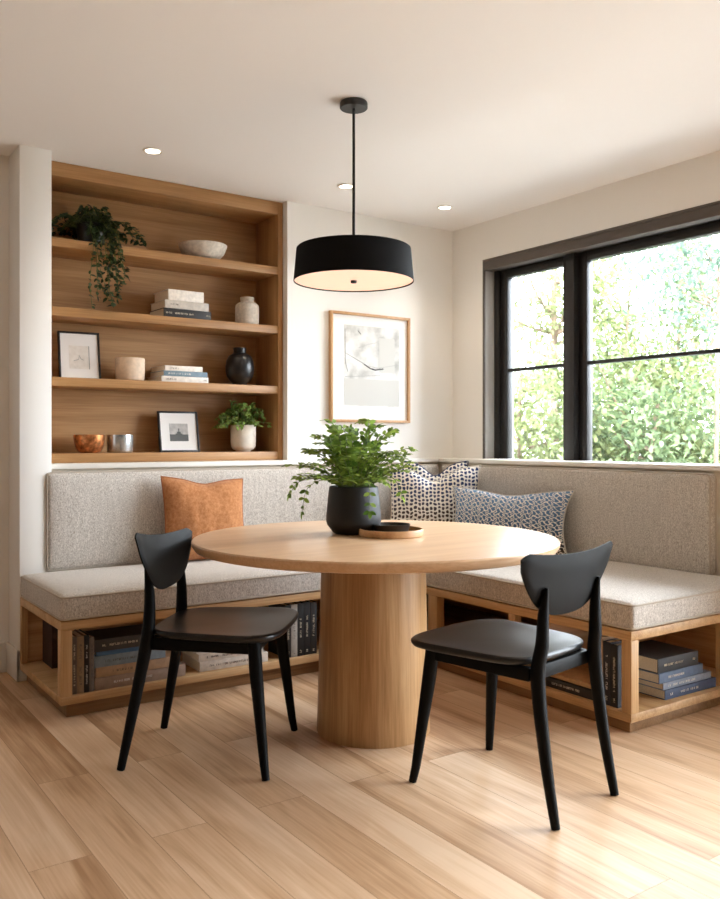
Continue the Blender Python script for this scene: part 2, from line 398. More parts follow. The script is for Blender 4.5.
# ------------------------------------------------------------------ bench bases
def bench(name, label, loc, boxes):
    t = thing(name, label, 'bench', loc)
    for part, mat, bx in boxes: MB().box(*bx, 0.0025).build(part, mat, t)
    return t
ZP, ZS, ZT0, ZT1 = 0.058, 0.090, 0.358, 0.395
LX0, LX1, LY0, LY1 = 0.968, 2.698, 3.478, 4.150
bench('banquette_bench', 'oak banquette bench base along the back wall, books in its open front', (1.8, 3.8, 0), [
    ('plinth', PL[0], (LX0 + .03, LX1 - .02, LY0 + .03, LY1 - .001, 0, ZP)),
    ('bottom_shelf', W[0], (LX0, LX1, LY0, LY1, ZP, ZS)),
    ('top_panel', W[0], (LX0, LX1, LY0, LY1, ZT0, ZT1)),
    ('post', W[2], (LX0, LX0 + .046, LY0, LY0 + .046, ZS, ZT0)),
    ('post', W[2], (LX0, LX0 + .030, LY1 - .030, LY1, ZS, ZT0)),
    ('post', W[2], (LX1 - .046, LX1, LY0, LY0 + .046, ZS, ZT0)),
    ('back_panel', W[0], (LX0 + .030, LX1, LY1 - .02, LY1, ZS, ZT0)),
])
RX0, RX1, RY0, RY1 = 2.700, 3.588, 2.058, 4.236
ZP, ZS = 0.046, 0.079
bench('banquette_bench', 'oak banquette bench base under the window, open at its near end', (3.15, 3.1, 0), [
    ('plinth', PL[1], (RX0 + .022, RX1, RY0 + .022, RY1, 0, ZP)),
    ('bottom_shelf', W[1], (RX0, RX1, RY0, RY1, ZP, ZS)),
    ('top_panel', W[1], (RX0, RX1, RY0, RY1, ZT0, ZT1)),
    ('post', W[2], (RX0, RX0 + .046, RY0, RY0 + .046, ZS, ZT0)),
    ('post', W[2], (RX0, RX0 + .040, 2.672, 2.712, ZS, ZT0)),
    ('post', W[2], (RX0, RX0 + .046, 3.20, 3.27, ZS, ZT0)),
    ('end_post', W[2], (3.325, 3.385, RY0, RY0 + .046, ZS, ZT0)),
    ('back_panel', W[1], (RX1 - .02, RX1, RY0 + .02, RY1, ZS, ZT0)),
    ('divider', W[0], (RX0 + .046, RX1 - .02, 2.52, 2.54, ZS, ZT0)),
])

# ------------------------------------------------------------------ cushions
def cushion(name, label, x0, x1, y0, y1, z0, z1, crown_axis, crown, rad=0.018, cat='cushion', seam=True, wob=0.003, seed=0):
    """boxed upholstered cushion with softly crowned main face and piping round both face edges"""
    t = thing(name, label, cat, ((x0 + x1) / 2, (y0 + y1) / 2, z0))
    c = bmesh.new(); bmesh.ops.create_cube(c, size=1)
    dim = Vector((x1 - x0, y1 - y0, z1 - z0)); ctr = Vector(((x0 + x1) / 2, (y0 + y1) / 2, (z0 + z1) / 2))
    for v in c.verts: v.co = Vector((v.co.x * dim.x, v.co.y * dim.y, v.co.z * dim.z))
    bmesh.ops.bevel(c, geom=c.edges[:], offset=rad, segments=3, affect='EDGES', profile=0.5)
    ax, sg = crown_axis
    for k in range(3):
        if k == ax: continue
        n = int(dim[k] / 0.05)
        for i in range(1, n):
            q = -dim[k] / 2 + dim[k] * i / n
            if abs(abs(q) - dim[k] / 2) < rad * 1.2: continue
            co = Vector((0, 0, 0)); co[k] = q; no = Vector((0, 0, 0)); no[k] = 1
            bmesh.ops.bisect_plane(c, geom=c.verts[:] + c.edges[:] + c.faces[:], plane_co=co, plane_no=no)
    oth = [k for k in range(3) if k != ax]
    for v in c.verts:
        f = 1
        for k in oth:
            u = abs(v.co[k]) / (dim[k] / 2); e = min(1.0, (1 - u) * dim[k] / 2 / 0.12); f *= max(0, e * (2 - e))
        if v.co[ax] * sg > dim[ax] / 2 - rad * 1.01:
            v.co[ax] += sg * crown * f + wob * f * noise.noise(Vector((v.co.x * 3 + seed, v.co.y * 3, v.co.z * 3)))
    b = MB(); b.merge(c, Matrix.Translation(ctr))
    b.build('cover', TWEED, t)
    # piping cord
    o0, o1 = oth
    for side in ((sg,) if not seam else (sg, -sg)):
        h = side * (dim[ax] / 2 - rad * 0.45); r2 = rad * 1.3; pts = []
        a, bb = dim[o0] / 2 - rad * .08, dim[o1] / 2 - rad * .08
        for sx, sy, st in ((1, 1, 0), (-1, 1, 90), (-1, -1, 180), (1, -1, 270)):
            for q in range(5):
                an = math.radians(st + q * 22.5); p = Vector((0, 0, 0))
                p[o0] = sx * (a - r2) + r2 * math.cos(an); p[o1] = sy * (bb - r2) + r2 * math.sin(an); p[ax] = h
                pts.append(ctr + p)
        pts.append(pts[0])
        MB().tube(pts, 0.0042, 8).build('piping', PIPING, t)
    return t
cushion('seat_cushion', 'oatmeal tweed seat cushion on the bench along the back wall', LX0, 2.698, LY0 - .004, 4.146, ZT1 + .001, 0.499, (2, 1), 0.014, seed=1)
cushion('seat_cushion', 'oatmeal tweed seat cushion on the bench under the window', 2.702, 3.588, RY0 - .004, 4.146, ZT1 + .001, 0.501, (2, 1), 0.014, seed=5)
cushion('back_cushion', 'oatmeal tweed back cushion under the oak shelves', 1.092, 3.520, 4.148, 4.238, 0.503, 0.972, (1, -1), 0.012, cat='cushion', seed=9)
cushion('back_cushion', 'oatmeal tweed back cushion below the window', 3.526, 3.588, 2.262, 4.144, 0.505, 0.972, (0, -1), 0.012, seed=13)

# ------------------------------------------------------------------ pillows
def pillow(name, label, loc, rot, w, h, t, mat, dent=0.0, seed=0, piping=None, ear=0.10, group=None):
    T = thing(name, label, 'pillow', loc, rot, group)
    n = 30; b = MB(); g = {}
    for side in (1, -1):
        for i in range(n + 1):
            for j in range(n + 1):
                u, v = -1 + 2 * i / n, -1 + 2 * j / n
                x = u * w / 2 * (1 - ear * (1 - v * v)); z = h / 2 + v * h / 2 * (1 - ear * (1 - u * u))
                z -= dent * math.exp(-(u / .38) ** 2) * ((v + 1) / 2) ** 1.6
                th = t / 2 * ((1 - abs(u) ** 2.6) * (1 - abs(v) ** 2.6)) ** 0.6 if abs(u) < 1 and abs(v) < 1 else 0
                th *= 1 - 0.35 * (dent / .08 if dent else 0) * math.exp(-(u / .3) ** 2) * max(0, v)
                wr = noise.noise(Vector((x * 9 + seed, z * 9, side * 3.0))) * 0.010 + noise.noise(Vector((x * 24 + seed, z * 14, side * 5.0))) * 0.004
                y = -side * (th + (wr * min(1, th / .03)))
                if abs(u) == 1 or abs(v) == 1:
                    g.setdefault((0, i, j), b.bm.verts.new((x, 0, z)))
                    g[(side, i, j)] = g[(0, i, j)]
                else: g[(side, i, j)] = b.bm.verts.new((x, y, z))
        for i in range(n):
            for j in range(n):
                b.bm.faces.new([g[(side, i, j)], g[(side, i + 1, j)], g[(side, i + 1, j + 1)], g[(side, i, j + 1)]])
    rim = [g[(0, i, 0)].co.copy() for i in range(n)] + [g[(0, n, j)].co.copy() for j in range(n)] + [g[(0, i, n)].co.copy() for i in range(n, 0, -1)] + [g[(0, 0, j)].co.copy() for j in range(n, 0, -1)]
    b.build('cover', mat, T, world=False)
    rim.append(rim[0])
    MB().tube(rim, 0.0035, 6).build('edge_seam', piping or mat, T, world=False)
    return T
pillow('throw_pillow', 'cognac suede square pillow leaning on the left back cushion', (1.838, 3.985, 0.512), (math.radians(-12), math.radians(3), math.radians(2)), .465, .43, .15, SUEDE, dent=.022, seed=3, piping=plain('cognac_seam', (150, 88, 46), .8), ear=.06)
pillow('throw_pillow', 'navy print pillow in the corner, half hidden behind another patterned pillow', (3.318, 3.950, 0.530), (math.radians(-9), 0, math.radians(-40)), .40, .475, .10, PATA, dent=.075, seed=11, piping=plain('navy_seam', (52, 62, 96), .8), ear=.07)
pillow('throw_pillow', 'cream square pillow with navy and brown print, standing before the corner pillow', (3.205, 3.82, 0.512), (math.radians(-11), 0, math.radians(-36)), .56, .475, .15, PATA, dent=.075, seed=21, piping=plain('cream_seam', (222, 214, 200), .8), ear=.10)
pillow('lumbar_pillow', 'long blue lattice patterned lumbar pillow against the window side back cushion', (3.305, 3.355, 0.514), (math.radians(-13), 0, math.radians(-72)), .745, .355, .14, PATB, dent=.022, seed=31, piping=plain('pale_seam', (206, 198, 186), .8), ear=.12)

# ------------------------------------------------------------------ table
TX, TY, TR = 1.950, 2.686, 0.705
tb = thing('dining_table', 'round light oak pedestal table in the middle of the nook', 'table', (TX, TY, 0))
MB().lathe([(0.02, .709), (TR - .03, .709), (TR - .012, .714), (TR - .002, .728), (TR, .738), (TR, .744), (TR - .004, .749), (TR - .012, .75), (0.02, .75)], (TX, TY, 0), 160).build('tabletop', TABLE, tb)
b = MB(); rs = []
nst = 28
for r, z in ((.2195, 0.0), (.2205, .004), (.2085, .42), (.2030, .70), (.2025, .7085)):
    ring = []
    for k in range(nst * 4):
        a = 2 * PI * k / (nst * 4); q = (k % 4)
        rr = r * (0.9965 if q == 0 else 1.0)
        ring.append((TX - .008 + rr * math.cos(a), TY + rr * math.sin(a), z))
    rs.append(ring)
b.rings(rs); b.build('pedestal', STAVE, tb)

# ------------------------------------------------------------------ chairs
def chair(label, o, ang, hf, hr, yf, yr, sw, bw, y0=-.185, hp=.165, tilt=0):
    qo = y0 + .185
    t = thing('dining_chair', label, 'chair', (o[0], o[1], 0), ang)
    SZ = 0.467
    # seat
    b = MB(); n = 72
    def outline(a):
        c, s_ = math.cos(a), math.sin(a)
        e = 2 / 5.0
        x = math.copysign(abs(c) ** e, c); y = math.copysign(abs(s_) ** e, s_)
        wy = lerp(.80, 1.0, (y + 1) / 2)
        return x * sw * wy, 0.058 + y * 0.225 + 0.016 * (1 - x * x) * (1 if y > 0 else -0.5)
    rs = []
    prof = [(.02, -.022), (.5, -.020), (.93, -.017), (.975, -.013), (.995, -.006), (1.0, 0.0), (.995, .005), (.975, .009), (.92, .0085), (.8, .004), (.6, 0), (.35, -.003), (.02, -.004)]
    for s_, dz in prof:
        rs.append([(outline(2 * PI * k / n)[0] * s_, .058 + (outline(2 * PI * k / n)[1] - .058) * s_, SZ + dz) for k in range(n)])
    b.rings(rs); b.build('seat', SEATB, t, world=False)
    # apron under the seat
    zt, zb = SZ - .019, SZ - .062
    fx, rx = hf - .045, hr - .012
    b = MB()
    P = [(-fx, yf - .05), (fx, yf - .05), (hp + .008, -.165), (-hp - .008, -.165)]
    for i in range(4):
        p, q = Vector((*P[i], 0)), Vector((*P[(i + 1) % 4], 0)); d = (q - p); L = d.length
        M = Matrix.Translation((p + q) / 2) @ Matrix.Rotation(math.atan2(d.y, d.x), 4, 'Z')
        b.box(-L / 2, L / 2, -.010, .010, zb, zt, .004, M=M)
    b.build('seat_frame', CHAIRB, t, world=False)
    for sx in (-1, 1):
        pts = [(sx * (hf - .045), yf - .05, SZ - .018), (sx * (hf - .036), yf - .042, SZ - .12), (sx * (hf - .008), yf - .008, .05), (sx * hf, yf, .001)]
        b = MB(); b.tube(pts, [.023, .023, .0150, .0130], 16); b.build('leg', CHAIRB, t, world=False)
        pts = spline([(sx * hr, yr, .001), (sx * lerp(hr, hp + .014, .5), yr + .038, .2), (sx * (hp + .014), -.180 + qo * .5, .42), (sx * (hp + .004), -.174 + qo, .52), (sx * hp, -.176 + qo, .61), (sx * hp, -.188 + qo, .69)], 5)
        R = interp(range(6), [.0135, .0185, .0225, .0205, .017, .005], len(pts))
        b = MB(); b.tube(pts, R, 16); b.build('leg', CHAIRB, t, world=False)
    # curved backrest
    b = MB(); nu, nv = 32, 10; g = {}
    th = .007
    for side in (1, -1):
        for i in range(nu + 1):
            u = -1 + 2 * i / nu
            zt_ = .782 + .020 * abs(u) ** 2 - .02 * max(0, abs(u) - .9) / .1
            zb_ = .592 + .152 * abs(u) ** 3
            for j in range(nv + 1):
                v = j / nv; z = lerp(zb_, zt_ + tilt * u, v)
                x = u * bw * (1 + .04 * (v - .5))
                y = y0 + .026 * u * u - (z - .70) * .20
                edge = min(1, (1 - abs(u)) * 12) * min(1, v * 5) * min(1, (1 - v) * 5)
                g[(side, i, j)] = b.bm.verts.new((x, y + side * (th * (.35 + .65 * edge)), z))
        for i in range(nu):
            for j in range(nv):
                b.bm.faces.new([g[(side, i, j)], g[(side, i + 1, j)], g[(side, i + 1, j + 1)], g[(side, i, j + 1)]])
    border = [(i, 0) for i in range(nu)] + [(nu, j) for j in range(nv)] + [(i, nv) for i in range(nu, 0, -1)] + [(0, j) for j in range(nv, 0, -1)]
    for k in range(len(border)):
        p, q = border[k], border[(k + 1) % len(border)]
        b.bm.faces.new([g[(1, *p)], g[(1, *q)], g[(-1, *q)], g[(-1, *p)]])
    b.build('backrest', CHAIRB, t, world=False)
    return t
chair('black wooden chair on the left, before the book filled bench', (1.324, 2.834), math.radians(-131.6), .246, .214, .258, -.255, .268, .282, -.180, .168, .020)
chair('black wooden chair on the right, seen from behind, by the window bench', (1.994, 1.972), math.radians(9.64), .209, .170, .260, -.260, .255, .255, -.213, .148)

# ------------------------------------------------------------------ leaves
def leaf_geo(b, base, d, nrm, L, Wd, fold=0.25, droop=0.15):
    d = d.normalized(); s_ = d.cross(nrm)
    if s_.length < 1e-4: s_ = d.orthogonal()
    s_.normalize(); n = s_.cross(d)
    P = lambda t, w, h: base + d * (L * t) + s_ * (Wd * w) + n * (L * h)
    c0 = b.bm.verts.new(P(0, 0, 0)); c1 = b.bm.verts.new(P(.45, 0, -droop * .2)); c2 = b.bm.verts.new(P(1, 0, -droop))
    l1 = b.bm.verts.new(P(.28, .42, fold * .12)); l2 = b.bm.verts.new(P(.66, .40, fold * .12 - droop * .4))
    r1 = b.bm.verts.new(P(.28, -.42, fold * .12)); r2 = b.bm.verts.new(P(.66, -.40, fold * .12 - droop * .4))
    b.bm.faces.new((c0, c1, l2, l1)); b.bm.faces.new((c1, c2, l2))
    b.bm.faces.new((c0, r1, r2, c1)); b.bm.faces.new((c1, r2, c2))

def sprig(bl, bs, pts, n, L, Wd, R, r0=.0022):
    """stem with paired leaflets along it"""
    pts = spline(pts, 5); bs.tube(pts, [lerp(r0, r0 * .4, i / (len(pts) - 1)) for i in range(len(pts))], 5)
    m = len(pts)
    for k in range(n):
        t = lerp(.22, 1.0, k / max(1, n - 1)); i = min(int(t * (m - 1)), m - 2)
        p = pts[i].lerp(pts[i + 1], t * (m - 1) - i); d = (pts[i + 1] - pts[i]).normalized()
        side = d.cross(Vector((R.uniform(-.4, .4), R.uniform(-.4, .4), 1)))
        if side.length < .05: side = d.orthogonal()
        side.normalize(); up = side.cross(d)
        for sg in (1, -1):
            q = R.uniform(.75, 1.15) * lerp(1, .72, t)
            leaf_geo(bl, p, d * R.uniform(.3, .65) + side * sg + up * R.uniform(-.1, .3), up + side * R.uniform(-.3, .3), L * q, Wd * q, droop=R.uniform(0, .25))
    leaf_geo(bl, pts[-1], pts[-1] - pts[-2], up, L * .8, Wd * .8)

# table plant
R1 = random.Random(5)
PX, PY = 1.942, 2.822
tp = thing('potted_plant', 'leafy green branches in a charcoal pot on the table', 'plant', (PX, PY, .7505))
b = MB(); b.lathe([(.02, .751), (.076, .751), (.084, .756), (.106, .785), (.111, .80), (.110, .83), (.101, .922), (.098, .938), (.094, .941), (.090, .937), (.088, .922), (.02, .922)], (PX, PY, 0), 56)
b.build('pot', POTB, tp)
bl, bs = MB(), MB()
for k in range(84):
    a = R1.uniform(0, 2 * PI); e = R1.uniform(0.0, 1.0)
    out = lerp(.05, .235, e) * R1.uniform(.8, 1.12); hgt = lerp(.265, .06, e ** 1.4) * R1.uniform(.75, 1.12)
    if k > 74: hgt -= .11
    c = Vector((PX, PY, .922)); dr = Vector((math.cos(a), math.sin(a), 0))
    st = c + dr * R1.uniform(.01, .065)
    pts = [st, st + dr * out * .3 + Vector((0, 0, max(hgt, .07) * .6)), st + dr * out * .75 + Vector((0, 0, max(hgt, .05) * .95)), st + dr * out + Vector((R1.uniform(-.02, .02), R1.uniform(-.02, .02), hgt))]
    sprig(bl, bs, pts, 9, .037, .023, R1)
sl = Vector((-math.cos(math.radians(34.96)), math.sin(math.radians(34.96)), 0)); sf = Vector((-sl.y, sl.x, 0))
for o, hgt, f in ((.262, .10, .03), (.255, -.015, .02), (.205, -.085, .05), (.235, .05, -.04), (.19, .16, .02), (-.235, .165, .02), (-.20, .08, .04), (-.16, .24, -.02), (-.03, .275, .02), (.08, .25, .03)):
    st = Vector((PX, PY, .925)) + sl * math.copysign(.04, o); top = max(hgt, .06)
    sprig(bl, bs, [st, st + sl * o * .3 + Vector((0, 0, top * .75)), st + sl * o * .7 + sf * f * .6 + Vector((0, 0, lerp(top, hgt, .35))), Vector((PX, PY, .925)) + sl * o + sf * f + Vector((0, 0, hgt))], 9, .040, .025, R1)
bs.build('stems', STEM, tp); bl.build('foliage', LEAF, tp)

# tray and dish
tr = thing('round_tray', 'round oak tray beside the charcoal pot', 'tray', (2.018, 2.672, .7505))
MB().lathe([(.02, .7508), (.125, .7508), (.1275, .753), (.1275, .776), (.126, .778), (.121, .778), (.120, .775), (.120, .760), (.02, .760)], (2.018, 2.672, 0), 64).build('rim', RING, tr)
dc = (2.032, 2.690, 0)
tag(MB().lathe([(.02, .7608), (.064, .7608), (.068, .764), (.075, .790), (.0765, .7935), (.074, .794), (.070, .788), (.062, .770), (.02, .769)], dc, 56).build('shallow_dish', BLKV), 'shallow black dish sitting in the round oak tray', 'dish')

# ------------------------------------------------------------------ pendant and recessed lights
px_, py_ = 1.972, 2.865
pd = thing('pendant_lamp', 'black drum pendant lamp hanging over the table', 'lamp', (px_, py_, CZ))
MB().lathe([(.02, CZ - .001), (.055, CZ - .001), (.057, CZ - .006), (.057, CZ - .024), (.054, CZ - .027), (.02, CZ - .027)], (px_, py_, 0), 40).build('ceiling_rose', BLACKM, pd)
MB().tube([(px_, py_, CZ - .027), (px_, py_, 2.2), (px_, py_, 1.905)], .0058, 10).build('rod', BLACKM, pd)
MB().lathe([(.246, 1.775), (.2465, 1.777), (.2345, 1.908), (.230, 1.912), (.02, 1.912), (.02, 1.909), (.230, 1.908), (.2435, 1.780), (.2435, 1.775)], (px_, py_, 0), 96, cap=False).build('lamp_shade', SHADE, pd)
MB().lathe([(.02, 1.7795), (.243, 1.7795), (.243, 1.782), (.02, 1.782)], (px_, py_, 0), 96).build('diffuser', emit('warm_diffuser', (246, 204, 178), 0.34), pd)
MB().lathe([(.003, 1.768), (.011, 1.769), (.013, 1.773), (.013, 1.7793), (.003, 1.7793)], (px_, py_, 0), 20).build('finial', BLACKM, pd)
for lab, (x, y) in (('recessed ceiling light above the left end of the shelves', (1.512, 3.89)), ('recessed ceiling light just behind the pendant rod', (2.585, 3.83)), ('recessed ceiling light nearest the window corner', (3.30, 3.84))):
    rl = thing('recessed_light', lab, 'light', (x, y, CZ), group='recessed ceiling lights')
    MB().lathe([(.034, CZ - .001), (.046, CZ - .001), (.048, CZ - .004), (.045, CZ - .007), (.036, CZ - .006), (.034, CZ - .004)], (x, y, 0), 36, cap=False).build('trim_ring', TRIMW, rl)
    MB().lathe([(.004, CZ - .0035), (.035, CZ - .0035), (.035, CZ - .0015), (.004, CZ - .0015)], (x, y, 0), 32).build('lens', emit('warm_lens', (255, 240, 220), 6), rl)

# ------------------------------------------------------------------ wall picture
X0, X1, Z0, Z1, YF = 2.750, 3.350, 1.235, 1.900, YB
pic = thing('framed_picture', 'large pale print in a thin oak frame on the back wall', 'picture', ((X0 + X1) / 2, YF, Z0))
b = MB(); fw = .016
b.box(X0, X0 + fw, YF - .03, YF - .001, Z0, Z1, .0015); b.box(X1 - fw, X1, YF - .03, YF - .001, Z0, Z1, .0015)
b.box(X0 + fw, X1 - fw, YF - .03, YF - .001, Z1 - fw, Z1, .0015); b.box(X0 + fw, X1 - fw, YF - .03, YF - .001, Z0, Z0 + fw, .0015)
b.build('frame', wood('frame_oak', 2, (170, 128, 86), (190, 148, 104), (206, 166, 122)), pic)
MB().box(X0 + fw, X1 - fw, YF - .014, YF - .002, Z0 + fw, Z1 - fw, 0).build('mat_board', MAT, pic, smooth=False)
def art_mat():
    m, nt, p = new_mat('pale_branch_print'); tc = N(nt, 'ShaderNodeTexCoord'); mp = N(nt, 'ShaderNodeMapping'); nt.links.new(tc.outputs['Object'], mp.inputs[0])
    n = N(nt, 'ShaderNodeTexNoise'); n.inputs['Scale'].default_value = 9; n.inputs['Detail'].default_value = 6; nt.links.new(mp.outputs[0], n.inputs['Vector'])
    r = ramp(nt, n.outputs['Fac'], [(.36, srgb(168, 168, 162)), (.5, srgb(206, 205, 200)), (.62, srgb(226, 225, 221))])
    nt.links.new(r.outputs[0], p.inputs['Base Color']); p.inputs['Roughness'].default_value = .6; return m
AX0, AX1, AZ0, AZ1 = 2.852, 3.272, 1.335, 1.825
MB().box(AX0, AX1, YF - .0148, YF - .0138, AZ0, AZ1, 0).build('print', art_mat(), pic, smooth=False)
GREY1 = plain('pale_grey_ink', (202, 201, 195), .7); GREY2 = plain('grey_ink', (168, 168, 164), .7); GREY3 = plain('dark_grey_ink', (98, 100, 98), .7)
b = MB(); b.box(3.115, 3.235, YF - .0154, YF - .0149, 1.545, 1.760, 0); b.box(2.855, 3.268, YF - .0152, YF - .0149, 1.340, 1.500, 0)
b.build('pale_panel', GREY1, pic, smooth=False)
b = MB()
def stroke(b, pts, r): b.tube([(x, YF - .0158, z) for x, z in pts], r, 6)
stroke(b, [(2.86, 1.655), (2.93, 1.625), (3.02, 1.585), (3.10, 1.572), (3.18, 1.585), (3.265, 1.600)], .0014)
stroke(b, [(2.86, 1.800), (2.862, 1.60), (2.88, 1.54)], .0016); stroke(b, [(2.96, 1.69), (3.03, 1.715), (3.10, 1.73)], .0013)
stroke(b, [(2.955, 1.795), (2.975, 1.775)], .003); stroke(b, [(2.86, 1.51), (3.0, 1.520), (3.12, 1.528)], .0016)
b.build('branch_line', GREY2, pic)
b = MB(); stroke(b, [(3.055, 1.566), (3.085, 1.560), (3.12, 1.566), (3.145, 1.568)], .0045); stroke(b, [(3.0, 1.592), (3.05, 1.566)], .003)
b.build('branch_bud', GREY3, pic)

# ------------------------------------------------------------------ books
_mats = {}
def cm(rgb):
    if rgb not in _mats: _mats[rgb] = plain('book_cloth_%02x%02x%02x' % rgb, rgb, .6, mottle=.06, mscale=50)
    return _mats[rgb]
INK = {'l': plain('pale_foil', (214, 202, 178), .5), 'd': plain('dark_ink', (70, 62, 56), .6), 'w': plain('white_ink', (232, 228, 220), .5)}
RB = random.Random(11)
def marks(b, a0, a1, c, hgt, M, kind, up):
    """row of small letter like strokes between a0 and a1 along the spine"""
    x = a0
    while x < a1:
        w = RB.uniform(.45, .8) * hgt
        if RB.random() < .14: x += hgt * .8; continue
        s = hgt * .16
        segs = [(x, x + s, -hgt / 2, hgt / 2)]
        q = RB.random()
        if q < .4: segs.append((x + w - s, x + w, -hgt / 2, hgt / 2))
        if q < .75: segs.append((x, x + w, RB.choice((-hgt / 2, -s / 2, hgt / 2 - s)), None))
        for x0, x1, z0, z1 in segs:
            z1 = z0 + s if z1 is None else z1
            if up: b.box(c + z0, c + z1, -.0008, .0003, x0, x1, 0, M=M)
            else: b.box(x0, x1, -.0008, .0003, c + z0, c + z1, 0, M=M)
        x += w + hgt * .25
def book(label, loc, rotz, L, D, T, cover, ink='l', standing=False, group=None, text=(.2, .7), page=None, tsize=None):
    """lying: spine faces local -Y, L along X, D deep, T high; standing: L up, T along X"""
    t = thing('book', label, 'book', loc, rotz, group)
    e = min(.0028, T * .18); b = MB(); X = Matrix.Identity(4)
    if standing:   # swap so that local x->z
        X = Matrix(((0, 0, 1, -T / 2), (0, 1, 0, 0), (1, 0, 0, L / 2), (0, 0, 0, 1)))
    b.box(-L / 2, L / 2, 0, D, 0, e, .0006, 1, M=X); b.box(-L / 2, L / 2, 0, D, T - e, T, .0006, 1, M=X)
    b.box(-L / 2, L / 2, -.0005, e * 1.2, 0, T, .001, 2, M=X)
    b.build('cover', cm(cover), t, world=False)
    MB().box(-L / 2 + .004, L / 2 - .004, e * 1.2, D - .005, e, T - e, 0, M=X).build('pages', page or PAGES, t, smooth=False, world=False)
    if text:
        h = tsize or min(.009, T * .3); b = MB()
        if len(text) > 2:
            b2 = MB(); marks(b2, -L / 2 + L * text[2], -L / 2 + L * text[3], T / 2, h, X @ Matrix.Translation((0, -.0006, 0)), ink, False)
            if len(b2.bm.verts): b2.build('author_lettering', INK[ink], t, smooth=False, world=False)
            else: b2.bm.free()
        marks(b, -L / 2 + L * text[0], -L / 2 + L * text[1], T / 2, h, X @ Matrix.Translation((0, -.0006, 0)), ink, False)
        if len(b.bm.verts): b.build('title_lettering', INK[ink], t, smooth=False, world=False)
        else: b.bm.free()
    return t
# left bench
zb = 0.0905
G = 'books in the bench along the back wall'
x = 1.018
for lab, T, L, c, ink in (('slim grey brown book upright against the left bench post', .020, .235, (96, 84, 74), 'l'),
                          ('tan book upright second from the left bench post', .028, .235, (140, 116, 88), 'd'),
                          ('slim black book upright third from the left bench post', .020, .235, (34, 32, 32), 'w'),
                          ('slim speckled grey book upright beside the tall book stack', .020, .225, (116, 106, 98), 'd')):
    book(lab, (x + T / 2, 3.500, zb), 0, L, .13, T, c, ink, True, G, (.15, .5, .6, .85)); x += T + .001
z = zb
for lab, x0, x1, T, c, ink, tx in (('thick taupe book, bottom of the tall stack behind the left chair', 1.112, 1.512, .050, (150, 128, 112), 'w', (.2, .36, .4, .62)),
                               ('tan book, second from bottom of the tall stack behind the left chair', 1.116, 1.478, .042, (172, 142, 112), 'd', (.2, .6)),
                               ('slate blue book, in the middle of the tall stack behind the left chair', 1.110, 1.420, .046, (126, 142, 154), 'd', (.15, .7)),
                               ('thin bright blue book in the tall stack behind the left chair', 1.118, 1.400, .017, (70, 104, 140), 'l', None),
                               ('thick charcoal book with pale title, top of the tall stack', 1.108, 1.410, .050, (62, 60, 60), 'l', (.12, .16, .22, .62))):
    book(lab, ((x0 + x1) / 2, 3.502, z), math.radians(RB.uniform(-1.2, .6)), x1 - x0, .20, T, c, ink, False, G, tx); z += T + .0006
z = zb
for lab, x0, x1, T in (('cream book lying under another cream book behind the left chair legs', 1.585, 1.925, .044), ('cream book lying on top of a cream book behind the left chair legs', 1.580, 1.900, .034)):
    book(lab, ((x0 + x1) / 2, 3.510, z), math.radians(-1.5), x1 - x0, .22, T, (214, 204, 192), 'd', False, G, (.12, .3, .36, .7)); z += T + .0006
x = 2.020
for lab, T, L, c, ink in (('black book upright left of the pale spined book near the table pedestal', .030, .250, (30, 29, 30), 'l'),
                          ('pale grey spined book upright among black books near the table pedestal', .034, .250, (170, 166, 160), 'd'),
                          ('black book upright just right of the pale spined book', .034, .255, (28, 27, 28), 'l'),
                          ('black book upright with pale dot, nearest the table pedestal', .036, .255, (24, 24, 26), 'l'),
                          ('black book upright half hidden behind the table pedestal', .036, .25, (36, 34, 34), 'l')):
    book(lab, (x + T / 2, 3.505, zb), 0, L, .17, T, c, ink, True, G, (.06, .1, .35, .75)); x += T + .001
for lab, xx, T, c in (('dark red brown book upright deep inside the left bench end', 1.08, .04, (62, 38, 30)), ('black book upright deep inside the left bench end', 1.125, .034, (34, 30, 30))):
    book(lab, (xx, 3.95, zb), 0, .23, .16, T, c, 'l', True, G, None)
z = zb
for lab, T in (('small white book lying low inside the left bench end', .036), ('small white book on another white book inside the left bench end', .034)):
    book(lab, (1.07, 3.66, z), math.radians(-90), .16, .12, T, (196, 188, 178), 'd', False, G, None); z += T + .0006
# right bench front
zb = ZS + .0005
G = 'books in the bench under the window'
y = 2.138
for lab, T, L, c, ink in (('black book upright against the right bench corner post', .034, .245, (32, 32, 35), 'l'), ('navy black book upright second from the right bench corner post', .036, .25, (40, 43, 52), 'w'), ('tan book upright third from the right bench corner post', .040, .262, (178, 146, 110), 'd')):
    book(lab, (2.722, y + T / 2, zb), math.radians(-90), L, .095, T, c, ink, True, G, (.08, .14, .25, .8)); y += T + .001
book('black spined book lying under a tan book behind the right chair', (2.722, 2.385, zb), math.radians(-90), .26, .20, .040, (40, 38, 38), 'w', False, G, (.15, .7))
book('tan paperback lying on the black spined book behind the right chair', (2.732, 2.385, zb + .0406), math.radians(-91), .25, .19, .018, (192, 156, 112), 'd', False, G, None)
z = zb
for lab, T, c in (('brown book at the bottom of the stack far under the window bench', .05, (92, 76, 62)), ('dark book in the middle of the stack far under the window bench', .05, (48, 46, 46)), ('grey book on top of the stack far under the window bench', .045, (130, 124, 116))):
    book(lab, (2.745, 3.02, z), math.radians(-90), .26, .2, T, c, 'l', False, G, (.2, .6)); z += T + .0006
